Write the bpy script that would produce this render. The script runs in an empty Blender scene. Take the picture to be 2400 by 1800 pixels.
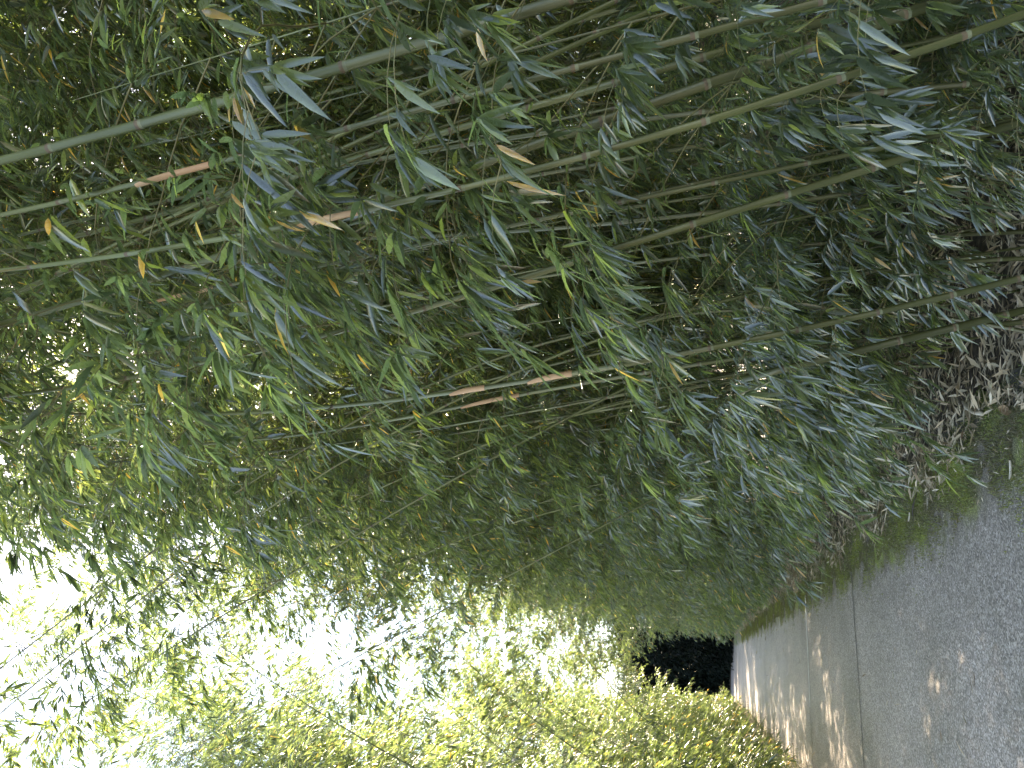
import bpy, math, random
import numpy as np
from mathutils import Matrix, Vector, noise

SEED = 11
random.seed(SEED)
rng = np.random.default_rng(SEED)
R = math.radians
scene = bpy.context.scene
COL = scene.collection

# ------------------------------------------------------------------ helpers
def link(o):
    COL.objects.link(o)
    return o

def tag(o, label=None, cat=None, group=None, kind=None):
    if label: o['label'] = label
    if cat: o['category'] = cat
    if group: o['group'] = group
    if kind: o['kind'] = kind
    return o

def empty(name, loc, rz=0.0):
    o = bpy.data.objects.new(name, None)
    o.empty_display_size = 0.1
    o.location = loc
    o.rotation_euler = (0, 0, rz)
    return link(o)

class Geo:
    """Collects vertices, faces (any size), material slots and one tint value per vertex."""
    def __init__(self):
        self.v, self.t, self.li, self.ls, self.mi = [], [], [], [], []
        self.n = 0
    def add(self, v, faces, mi=0, tint=None):
        v = np.asarray(v, dtype=np.float32).reshape(-1, 3)
        self.v.append(v)
        self.t.append(np.zeros(len(v), np.float32) if tint is None else np.broadcast_to(np.asarray(tint, np.float32), (len(v),)).copy())
        for f in (faces if isinstance(faces, list) else [faces]):
            f = np.asarray(f, dtype=np.int32)
            self.li.append((f + self.n).ravel())
            self.ls.append(np.full(len(f), f.shape[1], np.int32))
            self.mi.append(np.full(len(f), mi, np.int32))
        self.n += len(v)
    def merge(self, other, M):
        M = np.asarray(M, dtype=np.float32)
        v = np.concatenate(other.v) @ M[:3, :3].T + M[:3, 3]
        self.v.append(v); self.t.append(np.concatenate(other.t))
        self.li.append(np.concatenate(other.li) + self.n)
        self.ls += other.ls; self.mi += other.mi
        self.n += len(v)
    def mesh(self, name, mats, smooth=True):
        me = bpy.data.meshes.new(name)
        v = np.concatenate(self.v); li = np.concatenate(self.li); ls = np.concatenate(self.ls)
        me.vertices.add(len(v)); me.vertices.foreach_set('co', v.ravel())
        me.loops.add(len(li)); me.loops.foreach_set('vertex_index', li)
        me.polygons.add(len(ls))
        st = np.zeros(len(ls), np.int32); st[1:] = np.cumsum(ls)[:-1]
        me.polygons.foreach_set('loop_start', st)
        me.polygons.foreach_set('material_index', np.concatenate(self.mi))
        me.polygons.foreach_set('use_smooth', np.full(len(ls), smooth))
        at = me.attributes.new('tint', 'FLOAT', 'POINT')
        at.data.foreach_set('value', np.concatenate(self.t))
        for m in mats: me.materials.append(m)
        me.update(calc_edges=True)
        return me
    def obj(self, name, mats, parent=None, smooth=True, loc=(0, 0, 0)):
        o = bpy.data.objects.new(name, self.mesh(name, mats, smooth))
        o.location = loc
        if parent: o.parent = parent
        return link(o)

def norm(a):
    return a / np.maximum(np.linalg.norm(a, axis=-1, keepdims=True), 1e-9)

def leaves(g, P, D, N, L, W, tint, mi=0, fine=True, droop=0.18):
    """Lance-shaped bamboo leaves, folded along the midrib and bent down towards the tip."""
    n = len(P)
    if not n: return
    D = norm(D); N = norm(N - (N * D).sum(1, keepdims=True) * D); S = np.cross(D, N)
    L = L[:, None]; W = W[:, None]
    dn = np.array([0, 0, -1.0])
    dr = (rng.uniform(0.3, 1.5, (n, 1)) * droop)
    tw = rng.normal(0, 0.45, (n, 1))
    def at(t): return P + D * L * t + dn * L * dr * t * t
    def side(t):
        c, s = np.cos(tw * t), np.sin(tw * t)
        return S * c + N * s, N * c - S * s
    if fine:
        rows = [at(0.0)]
        for t, w in ((0.16, 0.78), (0.45, 1.0), (0.76, 0.62)):
            c = at(t); s, nn = side(t)
            up = nn * W * 0.10
            rows += [c - s * W * 0.5 * w + up, c - nn * W * 0.06, c + s * W * 0.5 * w + up]
        rows.append(at(1.0))
        k = len(rows)
        v = np.stack(rows, 1).reshape(-1, 3)
        b = (np.arange(n) * k)[:, None]
        tri = np.concatenate([b + np.array([[0, 2, 1]]), b + np.array([[0, 3, 2]]), b + np.array([[7, 8, 10]]), b + np.array([[8, 9, 10]])])
        quad = np.concatenate([b + np.array([[q]]).reshape(1, 4) for q in ([1, 2, 5, 4], [2, 3, 6, 5], [4, 5, 8, 7], [5, 6, 9, 8])])
        g.add(v, [tri, quad], mi, np.repeat(tint, k))
    else:
        c = at(0.42); s, nn = side(0.4)
        v = np.stack([at(0.0), c - s * W * 0.5 + nn * W * 0.08, c + s * W * 0.5 + nn * W * 0.08, at(1.0)], 1).reshape(-1, 3)
        b = (np.arange(n) * 4)[:, None]
        g.add(v, [np.concatenate([b + np.array([[0, 3, 1]]), b + np.array([[0, 2, 3]])])], mi, np.repeat(tint, 4))

def tube(g, pts, rad, sides=5, mi=0, tint=0.0, caps=False):
    pts = np.asarray(pts, float); m = len(pts)
    rad = np.broadcast_to(np.asarray(rad, float), (m,))
    d = norm(np.gradient(pts, axis=0))
    ref = np.array([0.0, 1.0, 0.0]) if abs(d[0][1]) < 0.9 else np.array([1.0, 0, 0])
    u = norm(np.cross(d, ref)); w = np.cross(d, u)
    a = np.arange(sides) * 2 * math.pi / sides
    v = pts[:, None] + rad[:, None, None] * (u[:, None] * np.cos(a)[None, :, None] + w[:, None] * np.sin(a)[None, :, None])
    i = np.arange(m - 1)[:, None] * sides; j = np.arange(sides)[None]
    q = np.stack([i + j, i + (j + 1) % sides, i + sides + (j + 1) % sides, i + sides + j], -1).reshape(-1, 4)
    f = [q]
    if caps: f += [np.arange(sides)[None, ::-1], (np.arange(sides) + (m - 1) * sides)[None]]
    g.add(v.reshape(-1, 3), f, mi, tint)

def box(g, lo, hi, mi=0, tint=0.0):
    x0, y0, z0 = lo; x1, y1, z1 = hi
    v = [(x0, y0, z0), (x1, y0, z0), (x1, y1, z0), (x0, y1, z0), (x0, y0, z1), (x1, y0, z1), (x1, y1, z1), (x0, y1, z1)]
    g.add(v, [np.array([(0, 3, 2, 1), (4, 5, 6, 7), (0, 1, 5, 4), (1, 2, 6, 5), (2, 3, 7, 6), (3, 0, 4, 7)])], mi, tint)

# ------------------------------------------------------------------ materials
def mat(name):
    m = bpy.data.materials.new(name); m.use_nodes = True
    nt = m.node_tree; nt.nodes.clear()
    out = nt.nodes.new('ShaderNodeOutputMaterial')
    return m, nt, out

def nd(nt, t, **kw):
    n = nt.nodes.new(t)
    for k, v in kw.items():
        if k.startswith('i_'): n.inputs[k[2:].replace('_', ' ')].default_value = v
        else: setattr(n, k, v)
    return n

def ramp(nt, stops, interp='LINEAR'):
    n = nt.nodes.new('ShaderNodeValToRGB'); cr = n.color_ramp; cr.interpolation = interp
    while len(cr.elements) > 1: cr.elements.remove(cr.elements[-1])
    cr.elements[0].position = stops[0][0]; cr.elements[0].color = (*stops[0][1], 1)
    for p, c in stops[1:]:
        e = cr.elements.new(p); e.color = (*c, 1)
    return n

def leaf_material(name, stops, trans, tfac, rough=0.36, under=(0.9, 1.05, 1.05), spec=0.5, coat=0.0):
    m, nt, out = mat(name); L = nt.links.new
    at = nd(nt, 'ShaderNodeAttribute', attribute_name='tint')
    cr = ramp(nt, stops); L(at.outputs['Fac'], cr.inputs['Fac'])
    oi = nd(nt, 'ShaderNodeObjectInfo')
    mr = nd(nt, 'ShaderNodeMapRange'); mr.inputs['To Min'].default_value = 0.8; mr.inputs['To Max'].default_value = 1.2
    L(oi.outputs['Random'], mr.inputs['Value'])
    hs = nd(nt, 'ShaderNodeHueSaturation'); L(cr.outputs['Color'], hs.inputs['Color']); L(mr.outputs['Result'], hs.inputs['Value'])
    geo = nd(nt, 'ShaderNodeNewGeometry')
    mu = nd(nt, 'ShaderNodeMix', data_type='RGBA', blend_type='MULTIPLY'); mu.inputs['B'].default_value = (*under, 1)
    L(geo.outputs['Backfacing'], mu.inputs['Factor']); L(hs.outputs['Color'], mu.inputs['A'])
    # fine streaks along the blade from object noise
    tc = nd(nt, 'ShaderNodeTexCoord'); no = nd(nt, 'ShaderNodeTexNoise'); no.inputs['Scale'].default_value = 60.0
    L(tc.outputs['Object'], no.inputs['Vector'])
    mr2 = nd(nt, 'ShaderNodeMapRange'); mr2.inputs['To Min'].default_value = rough - 0.1; mr2.inputs['To Max'].default_value = rough + 0.16
    L(no.outputs['Fac'], mr2.inputs['Value'])
    pb = nd(nt, 'ShaderNodeBsdfPrincipled'); pb.inputs['Specular IOR Level'].default_value = spec
    pb.inputs['Coat Weight'].default_value = coat; pb.inputs['Coat IOR'].default_value = 2.0; pb.inputs['Coat Roughness'].default_value = 0.19
    L(mu.outputs['Result'], pb.inputs['Base Color']); L(mr2.outputs['Result'], pb.inputs['Roughness'])
    tr = nd(nt, 'ShaderNodeBsdfTranslucent')
    tm = nd(nt, 'ShaderNodeMix', data_type='RGBA', blend_type='MULTIPLY'); tm.inputs['Factor'].default_value = 1.0; tm.inputs['B'].default_value = (*trans, 1)
    L(hs.outputs['Color'], tm.inputs['A']); L(tm.outputs['Result'], tr.inputs['Color'])
    mx = nd(nt, 'ShaderNodeMixShader'); mx.inputs['Fac'].default_value = tfac
    L(pb.outputs[0], mx.inputs[1]); L(tr.outputs[0], mx.inputs[2]); L(mx.outputs[0], out.inputs['Surface'])
    return m

LEAF = leaf_material('bamboo_leaf', [(0, (0.026, 0.038, 0.030)), (0.45, (0.047, 0.067, 0.045)), (0.85, (0.090, 0.114, 0.060)),
                                     (0.955, (0.14, 0.17, 0.045)), (0.965, (0.27, 0.15, 0.04)), (1.0, (0.36, 0.24, 0.12))], (5.5, 5.4, 2.6), 0.46, rough=0.26, under=(1.45, 1.55, 1.6), spec=0.9, coat=0.9)
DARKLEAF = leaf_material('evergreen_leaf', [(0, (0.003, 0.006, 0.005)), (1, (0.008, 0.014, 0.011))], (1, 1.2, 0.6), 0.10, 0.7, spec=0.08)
HEDGELEAF = leaf_material('hedge_leaf', [(0, (0.04, 0.075, 0.02)), (1, (0.10, 0.14, 0.03))], (2.4, 2.2, 0.8), 0.35)
DRYLEAF = leaf_material('dry_leaf', [(0, (0.20, 0.135, 0.085)), (0.3, (0.40, 0.31, 0.21)), (0.7, (0.60, 0.50, 0.37)), (1, (0.75, 0.67, 0.54))], (1, 0.8, 0.5), 0.1, 0.6)
MOSSLEAF = leaf_material('moss_blade', [(0, (0.16, 0.13, 0.085)), (0.4, (0.17, 0.17, 0.065)), (1, (0.27, 0.29, 0.065))], (1.5, 1.5, 0.6), 0.25, 0.6)

def noisy_material(name, stops, scale=20, detail=4, rough=0.5, bump=0.0, stretch=(1, 1, 1), spec=0.5, objrand=0.0):
    m, nt, out = mat(name); L = nt.links.new
    tc = nd(nt, 'ShaderNodeTexCoord'); mp = nd(nt, 'ShaderNodeMapping'); mp.inputs['Scale'].default_value = stretch
    L(tc.outputs['Object'], mp.inputs['Vector'])
    no = nd(nt, 'ShaderNodeTexNoise'); no.inputs['Scale'].default_value = scale; no.inputs['Detail'].default_value = detail
    L(mp.outputs[0], no.inputs['Vector'])
    cr = ramp(nt, stops); L(no.outputs['Fac'], cr.inputs['Fac'])
    pb = nd(nt, 'ShaderNodeBsdfPrincipled'); pb.inputs['Roughness'].default_value = rough; pb.inputs['Specular IOR Level'].default_value = spec
    col = cr.outputs['Color']
    if objrand:
        oi = nd(nt, 'ShaderNodeObjectInfo'); mr = nd(nt, 'ShaderNodeMapRange')
        mr.inputs['To Min'].default_value = 1 - objrand; mr.inputs['To Max'].default_value = 1 + objrand
        L(oi.outputs['Random'], mr.inputs['Value'])
        hs = nd(nt, 'ShaderNodeHueSaturation'); L(col, hs.inputs['Color']); L(mr.outputs[0], hs.inputs['Value']); col = hs.outputs['Color']
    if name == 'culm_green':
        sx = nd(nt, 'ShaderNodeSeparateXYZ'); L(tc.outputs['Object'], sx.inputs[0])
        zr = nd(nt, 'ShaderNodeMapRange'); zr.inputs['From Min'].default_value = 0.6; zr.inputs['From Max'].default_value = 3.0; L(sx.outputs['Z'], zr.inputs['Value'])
        shade_bloom = ramp(nt, [(0, (0.40, 0.36, 0.25)), (0.5, (0.60, 0.55, 0.37)), (1, (1.1, 1.06, 0.95))]); L(zr.outputs[0], shade_bloom.inputs['Fac'])  # grove shade painted into the lower culm, waxy bloom paler above
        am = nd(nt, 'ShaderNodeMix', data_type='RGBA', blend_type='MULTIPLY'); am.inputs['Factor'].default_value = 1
        L(col, am.inputs['A']); L(shade_bloom.outputs['Color'], am.inputs['B']); col = am.outputs['Result']
    L(col, pb.inputs['Base Color'])
    if bump:
        b = nd(nt, 'ShaderNodeBump'); b.inputs['Strength'].default_value = bump; b.inputs['Distance'].default_value = 0.01
        L(no.outputs['Fac'], b.inputs['Height']); L(b.outputs[0], pb.inputs['Normal'])
    L(pb.outputs[0], out.inputs['Surface'])
    return m

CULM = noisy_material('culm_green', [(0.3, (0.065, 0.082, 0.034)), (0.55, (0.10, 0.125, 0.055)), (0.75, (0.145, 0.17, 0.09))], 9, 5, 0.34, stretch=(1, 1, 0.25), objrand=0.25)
NODE = noisy_material('culm_node', [(0.3, (0.06, 0.045, 0.03)), (0.7, (0.12, 0.085, 0.05))], 40, 2, 0.6)
BLOOM = noisy_material('culm_bloom', [(0.3, (0.10, 0.115, 0.065)), (0.7, (0.15, 0.165, 0.105))], 40, 2, 0.6)
TWIG = noisy_material('twig', [(0.3, (0.10, 0.11, 0.045)), (0.7, (0.19, 0.16, 0.07))], 14, 2, 0.5)
SHEATH = noisy_material('sheath_tan', [(0.3, (0.30, 0.17, 0.09)), (0.6, (0.46, 0.30, 0.18)), (0.8, (0.52, 0.38, 0.26))], 18, 4, 0.6, 0.3, (1, 1, 0.12))
CUT = noisy_material('cut_wood', [(0.3, (0.42, 0.27, 0.13)), (0.7, (0.55, 0.38, 0.20))], 60, 2, 0.7)
BARK = noisy_material('bark', [(0.3, (0.03, 0.025, 0.02)), (0.7, (0.07, 0.06, 0.045))], 12, 5, 0.9, 0.6, (1, 1, 0.2))
WIRE = noisy_material('galvanised_wire', [(0.3, (0.05, 0.05, 0.05)), (0.7, (0.11, 0.11, 0.11))], 30, 2, 0.5)
POST = noisy_material('fence_post', [(0.3, (0.10, 0.10, 0.10)), (0.7, (0.18, 0.18, 0.18))], 20, 2, 0.5)
BLOCK = noisy_material('pale_block', [(0.3, (0.42, 0.39, 0.38)), (0.7, (0.58, 0.55, 0.54))], 6, 6, 0.8, 0.2)
YARD = noisy_material('pale_yard', [(0.3, (0.20, 0.18, 0.16)), (0.7, (0.30, 0.28, 0.25))], 3, 8, 0.85, 0.2)

def asphalt():
    m, nt, out = mat('asphalt'); L = nt.links.new
    tc = nd(nt, 'ShaderNodeTexCoord')
    vo = nd(nt, 'ShaderNodeTexVoronoi'); vo.inputs['Scale'].default_value = 95.0
    n1 = nd(nt, 'ShaderNodeTexNoise'); n1.inputs['Scale'].default_value = 160.0; n1.inputs['Detail'].default_value = 3
    n2 = nd(nt, 'ShaderNodeTexNoise'); n2.inputs['Scale'].default_value = 0.9; n2.inputs['Detail'].default_value = 5
    n3 = nd(nt, 'ShaderNodeTexNoise'); n3.inputs['Scale'].default_value = 14; n3.inputs['Detail'].default_value = 4
    for n in (vo, n1, n2, n3): L(tc.outputs['Object'], n.inputs['Vector'])
    cr = ramp(nt, [(0.0, (0.031, 0.028, 0.026)), (0.36, (0.136, 0.114, 0.101)), (0.55, (0.300, 0.255, 0.228)), (0.7, (0.480, 0.410, 0.368)), (0.85, (0.74, 0.69, 0.66))])
    bw = nd(nt, 'ShaderNodeRGBToBW'); L(vo.outputs['Color'], bw.inputs[0])
    ad = nd(nt, 'ShaderNodeMath', operation='MULTIPLY_ADD'); ad.inputs[1].default_value = 0.55; L(n1.outputs['Fac'], ad.inputs[0])
    m1 = nd(nt, 'ShaderNodeMath', operation='MULTIPLY'); m1.inputs[1].default_value = 0.55; L(bw.outputs[0], m1.inputs[0])
    L(m1.outputs[0], ad.inputs[2]); L(ad.outputs[0], cr.inputs['Fac'])
    # broad wear: slightly greener, dirtier towards blotches
    w = ramp(nt, [(0.32, (0.72, 0.73, 0.69)), (0.5, (0.98, 0.97, 0.95)), (0.68, (1.12, 1.11, 1.1))]); L(n2.outputs['Fac'], w.inputs['Fac'])
    w3 = ramp(nt, [(0.3, (0.86, 0.86, 0.86)), (0.7, (1.1, 1.1, 1.1))]); L(n3.outputs['Fac'], w3.inputs['Fac'])
    x1 = nd(nt, 'ShaderNodeMix', data_type='RGBA', blend_type='MULTIPLY'); x1.inputs['Factor'].default_value = 1
    L(cr.outputs['Color'], x1.inputs['A']); L(w.outputs['Color'], x1.inputs['B'])
    x2 = nd(nt, 'ShaderNodeMix', data_type='RGBA', blend_type='MULTIPLY'); x2.inputs['Factor'].default_value = 1
    L(x1.outputs['Result'], x2.inputs['A']); L(w3.outputs['Color'], x2.inputs['B'])
    # moss and dirt creeping in over the right-hand edge
    sx = nd(nt, 'ShaderNodeSeparateXYZ'); L(tc.outputs['Object'], sx.inputs[0])
    n4 = nd(nt, 'ShaderNodeTexNoise'); n4.inputs['Scale'].default_value = 3.4; n4.inputs['Detail'].default_value = 9; n4.inputs['Roughness'].default_value = 0.7; L(tc.outputs['Object'], n4.inputs['Vector'])
    n5 = nd(nt, 'ShaderNodeTexNoise'); n5.inputs['Scale'].default_value = 2.3; n5.inputs['Detail'].default_value = 6; mp5 = nd(nt, 'ShaderNodeMapping'); mp5.inputs['Location'].default_value = (5, 3, 9); L(tc.outputs['Object'], mp5.inputs[0]); L(mp5.outputs[0], n5.inputs['Vector'])
    e1 = nd(nt, 'ShaderNodeMath', operation='MULTIPLY_ADD'); e1.inputs[1].default_value = 1.0; L(n4.outputs['Fac'], e1.inputs[0]); L(sx.outputs['X'], e1.inputs[2])
    e2 = nd(nt, 'ShaderNodeMapRange'); e2.inputs['From Min'].default_value = 1.36; e2.inputs['From Max'].default_value = 1.58; L(e1.outputs[0], e2.inputs['Value'])
    gc = ramp(nt, [(0.40, (0.17, 0.145, 0.115)), (0.5, (0.16, 0.15, 0.08)), (0.62, (0.20, 0.23, 0.055))]); L(n5.outputs['Fac'], gc.inputs['Fac'])
    gm = nd(nt, 'ShaderNodeMix', data_type='RGBA', blend_type='MULTIPLY'); gm.inputs['Factor'].default_value = 1; L(gc.outputs['Color'], gm.inputs['A'])
    gs = ramp(nt, [(0.35, (0.4, 0.4, 0.4)), (0.5, (1.0, 1.0, 1.0)), (0.68, (2.4, 2.35, 2.2))]); L(n1.outputs['Fac'], gs.inputs['Fac']); L(gs.outputs['Color'], gm.inputs['B'])
    x3 = nd(nt, 'ShaderNodeMix', data_type='RGBA'); L(e2.outputs[0], x3.inputs['Factor']); L(x2.outputs['Result'], x3.inputs['A']); L(gm.outputs['Result'], x3.inputs['B'])
    pb = nd(nt, 'ShaderNodeBsdfPrincipled')
    er = nd(nt, 'ShaderNodeMapRange'); er.inputs['To Min'].default_value = 0.52; er.inputs['To Max'].default_value = 0.95; L(e2.outputs[0], er.inputs['Value']); L(er.outputs[0], pb.inputs['Roughness'])
    L(x3.outputs['Result'], pb.inputs['Base Color'])
    b = nd(nt, 'ShaderNodeBump'); b.inputs['Strength'].default_value = 0.7; b.inputs['Distance'].default_value = 0.004
    L(ad.outputs[0], b.inputs['Height']); L(b.outputs[0], pb.inputs['Normal'])
    L(pb.outputs[0], out.inputs['Surface'])
    return m
ASPHALT = asphalt()
SOIL = noisy_material('soil', [(0.25, (0.035, 0.026, 0.018)), (0.5, (0.08, 0.06, 0.042)), (0.75, (0.15, 0.115, 0.085))], 22, 8, 0.95, 0.8)

def verge_material():
    m, nt, out = mat('mossy_verge'); L = nt.links.new
    tc = nd(nt, 'ShaderNodeTexCoord')
    n1 = nd(nt, 'ShaderNodeTexNoise'); n1.inputs['Scale'].default_value = 3.2; n1.inputs['Detail'].default_value = 6
    n2 = nd(nt, 'ShaderNodeTexNoise'); n2.inputs['Scale'].default_value = 70; n2.inputs['Detail'].default_value = 4
    for n in (n1, n2): L(tc.outputs['Object'], n.inputs['Vector'])
    a = ramp(nt, [(0.25, (0.05, 0.045, 0.035)), (0.6, (0.11, 0.10, 0.085)), (0.8, (0.2, 0.19, 0.17))]); L(n2.outputs['Fac'], a.inputs['Fac'])
    g = ramp(nt, [(0.25, (0.05, 0.065, 0.02)), (0.7, (0.13, 0.17, 0.03))]); L(n2.outputs['Fac'], g.inputs['Fac'])
    k = ramp(nt, [(0.42, (0, 0, 0)), (0.58, (1, 1, 1))]); L(n1.outputs['Fac'], k.inputs['Fac'])
    x = nd(nt, 'ShaderNodeMix', data_type='RGBA'); L(k.outputs['Color'], x.inputs['Factor']); L(a.outputs['Color'], x.inputs['A']); L(g.outputs['Color'], x.inputs['B'])
    pb = nd(nt, 'ShaderNodeBsdfPrincipled'); pb.inputs['Roughness'].default_value = 0.95; L(x.outputs['Result'], pb.inputs['Base Color'])
    b = nd(nt, 'ShaderNodeBump'); b.inputs['Strength'].default_value = 0.8; b.inputs['Distance'].default_value = 0.01
    L(n2.outputs['Fac'], b.inputs['Height']); L(b.outputs[0], pb.inputs['Normal']); L(pb.outputs[0], out.inputs['Surface'])
    return m
VERGE = verge_material()

# ------------------------------------------------------------------ ground, road
def sheet(name, pts_l, pts_r, z, m, kind='structure', ragged=0.0):
    g = Geo(); l = np.array(pts_l, float); r = np.array(pts_r, float); n = len(l)
    v = np.zeros((2 * n, 3)); v[:n, :2] = l; v[n:, :2] = r; v[:, 2] = z
    i = np.arange(n - 1)
    g.add(v, [np.stack([i, n + i, n + i + 1, i + 1], 1)])
    o = g.obj(name, [m], smooth=False); o['kind'] = kind
    return o

sheet('ground', [(-400, -400), (-400, 400)], [(400, -400), (400, 400)], -0.012, SOIL)
ys = np.arange(-6, 41.01, 0.12)
def wob(y, s, a): return a * noise.noise(Vector((y * 0.9, s, 0))) + 0.6 * a * noise.noise(Vector((y * 3.7, s + 5, 0)))
def left_edge(y): return -1.5 + wob(y, 1.0, 0.05)
def right_edge(y): return 1.46 + wob(y, 9.0, 0.12)
lp = [(left_edge(y), y) for y in ys] + [(-1.7, 42.0), (-3.2, 44.2), (-6.5, 46.2), (-14, 47.4)]
rp = [(right_edge(y), y) for y in ys] + [(1.15, 43.5), (0.3, 46.6), (-4.5, 49.2), (-14, 50.6)]
road = sheet('road', lp, rp, 0.004, ASPHALT)
tag(sheet('verge', [(1.2, y) for y in ys], [(1.62 + wob(y, 21, 0.15), y) for y in ys], -0.002, VERGE))
tag(sheet('left_verge', [(-2.1, y) for y in ys], [(-1.3, y) for y in ys], -0.003, VERGE))
tag(sheet('yard', [(5.7, y) for y in (-10, 60)], [(40, y) for y in (-10, 60)], -0.004, YARD))

JD = noisy_material('joint_dark', [(0.3, (0.02, 0.02, 0.02)), (0.7, (0.06, 0.06, 0.06))], 40, 3, 0.8)
JP = noisy_material('joint_pale', [(0.35, (0.55, 0.55, 0.54)), (0.7, (0.75, 0.74, 0.72))], 30, 3, 0.8)
def joint(y, x0, x1, w, m, s):
    xs = np.linspace(x0, x1, 90); c = [y + 0.03 * noise.noise(Vector((x * 1.3, s, 0))) + 0.012 * noise.noise(Vector((x * 9, s, 3))) for x in xs]
    ww = [w * (0.7 + 0.6 * abs(noise.noise(Vector((x * 5, s, 8))))) for x in xs]
    o = sheet('pavement_joint', [(x, a + b) for x, a, b in zip(xs, c, ww)], [(x, a - b) for x, a, b in zip(xs, c, ww)], 0.008, m)
    del o['kind']; o.parent = road
joint(9.0, -1.45, 1.05, 0.013, JD, 3.3)
joint(13.0, -0.5, 1.15, 0.06, JP, 7.7)
joint(13.0, -1.45, -0.4, 0.012, JD, 7.7)

# ------------------------------------------------------------------ leafy branches
def spray(seed, fine=True, reach=0.85, dens=1.0, hang=1.0):
    """One side branch of a bamboo pointing along +X: a drooping twig with side twigs and leaf clusters."""
    global rng
    r = np.random.default_rng(seed)
    g = Geo()
    n = 9
    el = r.uniform(R(18), R(50)); az = 0.0
    p = np.zeros(3); pts = [p.copy()]; dirs = []
    for i in range(n):
        d = np.array([math.cos(el) * math.cos(az), math.cos(el) * math.sin(az), math.sin(el)])
        dirs.append(d); p = p + d * reach / n; pts.append(p.copy())
        el -= r.uniform(0.04, 0.19) * hang * (0.5 + i / n); az += r.normal(0, 0.10)
    pts = np.array(pts); dirs.append(dirs[-1])
    tube(g, pts, np.linspace(0.0032, 0.0012, n + 1), 4 if fine else 3, 1)
    P, D, N, L = [], [], [], []
    def cluster(q, d, k):
        for j in range(k):
            a = r.normal(0, 0.36, 3); a[2] *= 0.7
            dd = d * 0.5 + a + np.array([0.62, 0, -r.uniform(0.2, 0.9) * hang])
            P.append(q - d * r.uniform(0, 0.05)); D.append(dd)
            N.append(np.array([0.6, 0, 0.65]) + r.normal(0, 0.38, 3))
            L.append(r.uniform(0.062, 0.128) * (1.0 if fine else 1.16))
    side = 1
    for i in range(2, n + 1):
        for rep in range(2 if i > 3 else 1):
            if r.random() > 0.9 * dens: continue
            side = -side
            d = dirs[i]; lat = np.array([-d[1], d[0], 0]) * side
            t = norm(d * r.uniform(0.3, 0.9) + lat * r.uniform(0.4, 1.0) + np.array([0, 0, r.uniform(-0.1, 0.6)]))
            q = pts[i].copy(); ln = r.uniform(0.10, 0.30); path = [q.copy()]
            for s in range(4):
                q = q + t * ln / 4; t = norm(t + np.array([0.08, 0, -0.15 * hang])); path.append(q.copy())
                if s in (1, 2, 3) and r.random() < 0.85 * dens: cluster(q, t, r.integers(1, 3))
            if fine: tube(g, path, np.linspace(0.0014, 0.0007, 5), 3, 1)
            cluster(q, t, r.integers(4, 7))
    cluster(pts[-1], dirs[-1], 5)
    P, D, N, L = np.array(P), np.array(D), np.array(N), np.array(L)
    tint = r.random(len(P)) * 0.93
    tint = np.where(r.random(len(P)) < (0.010 if fine else 0.007), r.uniform(0.97, 1.0, len(P)), tint)
    keep, rng = rng, r
    leaves(g, P, D, N, L, L * r.uniform(0.125, 0.175, len(P)), tint, 0, fine)
    rng = keep
    return g

NSP = 16
SPR = [spray(100 + i, True, random.Random(i).uniform(0.6, 1.05)) for i in range(NSP)]
SPR_ME = [s.mesh('leafy_branch', [LEAF, TWIG]) for s in SPR]
SPL = [spray(300 + i, False, random.Random(50 + i).uniform(0.6, 1.0), 0.95) for i in range(8)]

# ------------------------------------------------------------------ culms
def culm_curve(par, z):
    """x offset from the base at height z: lean a, arch b up to zf, then straight on with a slight bow."""
    a, b, zf, c2, ky = par
    z = np.asarray(z, float); zc = np.minimum(z, zf); e = np.maximum(z - zf, 0)
    return a * zc + b * zc ** 2 + (a + 2 * b * zf) * e - c2 * e ** 2, ky * z

def culm_geo(par, H, r0, seed, cut=False, sides=8, coarse=False):
    rr = random.Random(seed)
    nodes = []; z = rr.uniform(0.03, 0.12); step = 0.13
    while z < H:
        nodes.append(z); step = min(step * 1.13, rr.uniform(0.27, 0.34)); z += step * (1.0 if z < H * 0.6 else 0.8)
    prof = [(-0.03, 1.0, 0)]
    for q in nodes:
        if coarse: prof += [(q, 1.0, 0)]
        else: prof += [(q - 0.013, 1.0, 2), (q - 0.004, 1.02, 1), (q + 0.001, 1.14, 1), (q + 0.007, 1.03, 0)]
    prof.append((H, 1.0, 0))
    prof = [p for i, p in enumerate(prof) if i == 0 or p[0] > prof[i - 1][0]]
    zz = np.array([p[0] for p in prof]); x, y = culm_curve(par, zz)
    taper = np.ones_like(zz) if cut else np.clip(1.0 - 0.86 * np.clip(zz / H, 0, 1) ** 1.25, 0.06, 1)
    # zig-zag of the upper nodes
    rad = r0 * taper * np.array([p[1] for p in prof])
    g = Geo(); pts = np.stack([x, y, zz], 1)
    m = len(pts)
    tube(g, pts, rad, sides, 0, 0.0, caps=True)
    # material per ring
    mi = np.repeat(np.array([p[2] for p in prof[:-1]], np.int32), sides)
    g.mi[0] = mi
    if cut: g.mi[2][:] = 3
    return g, nodes

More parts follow.
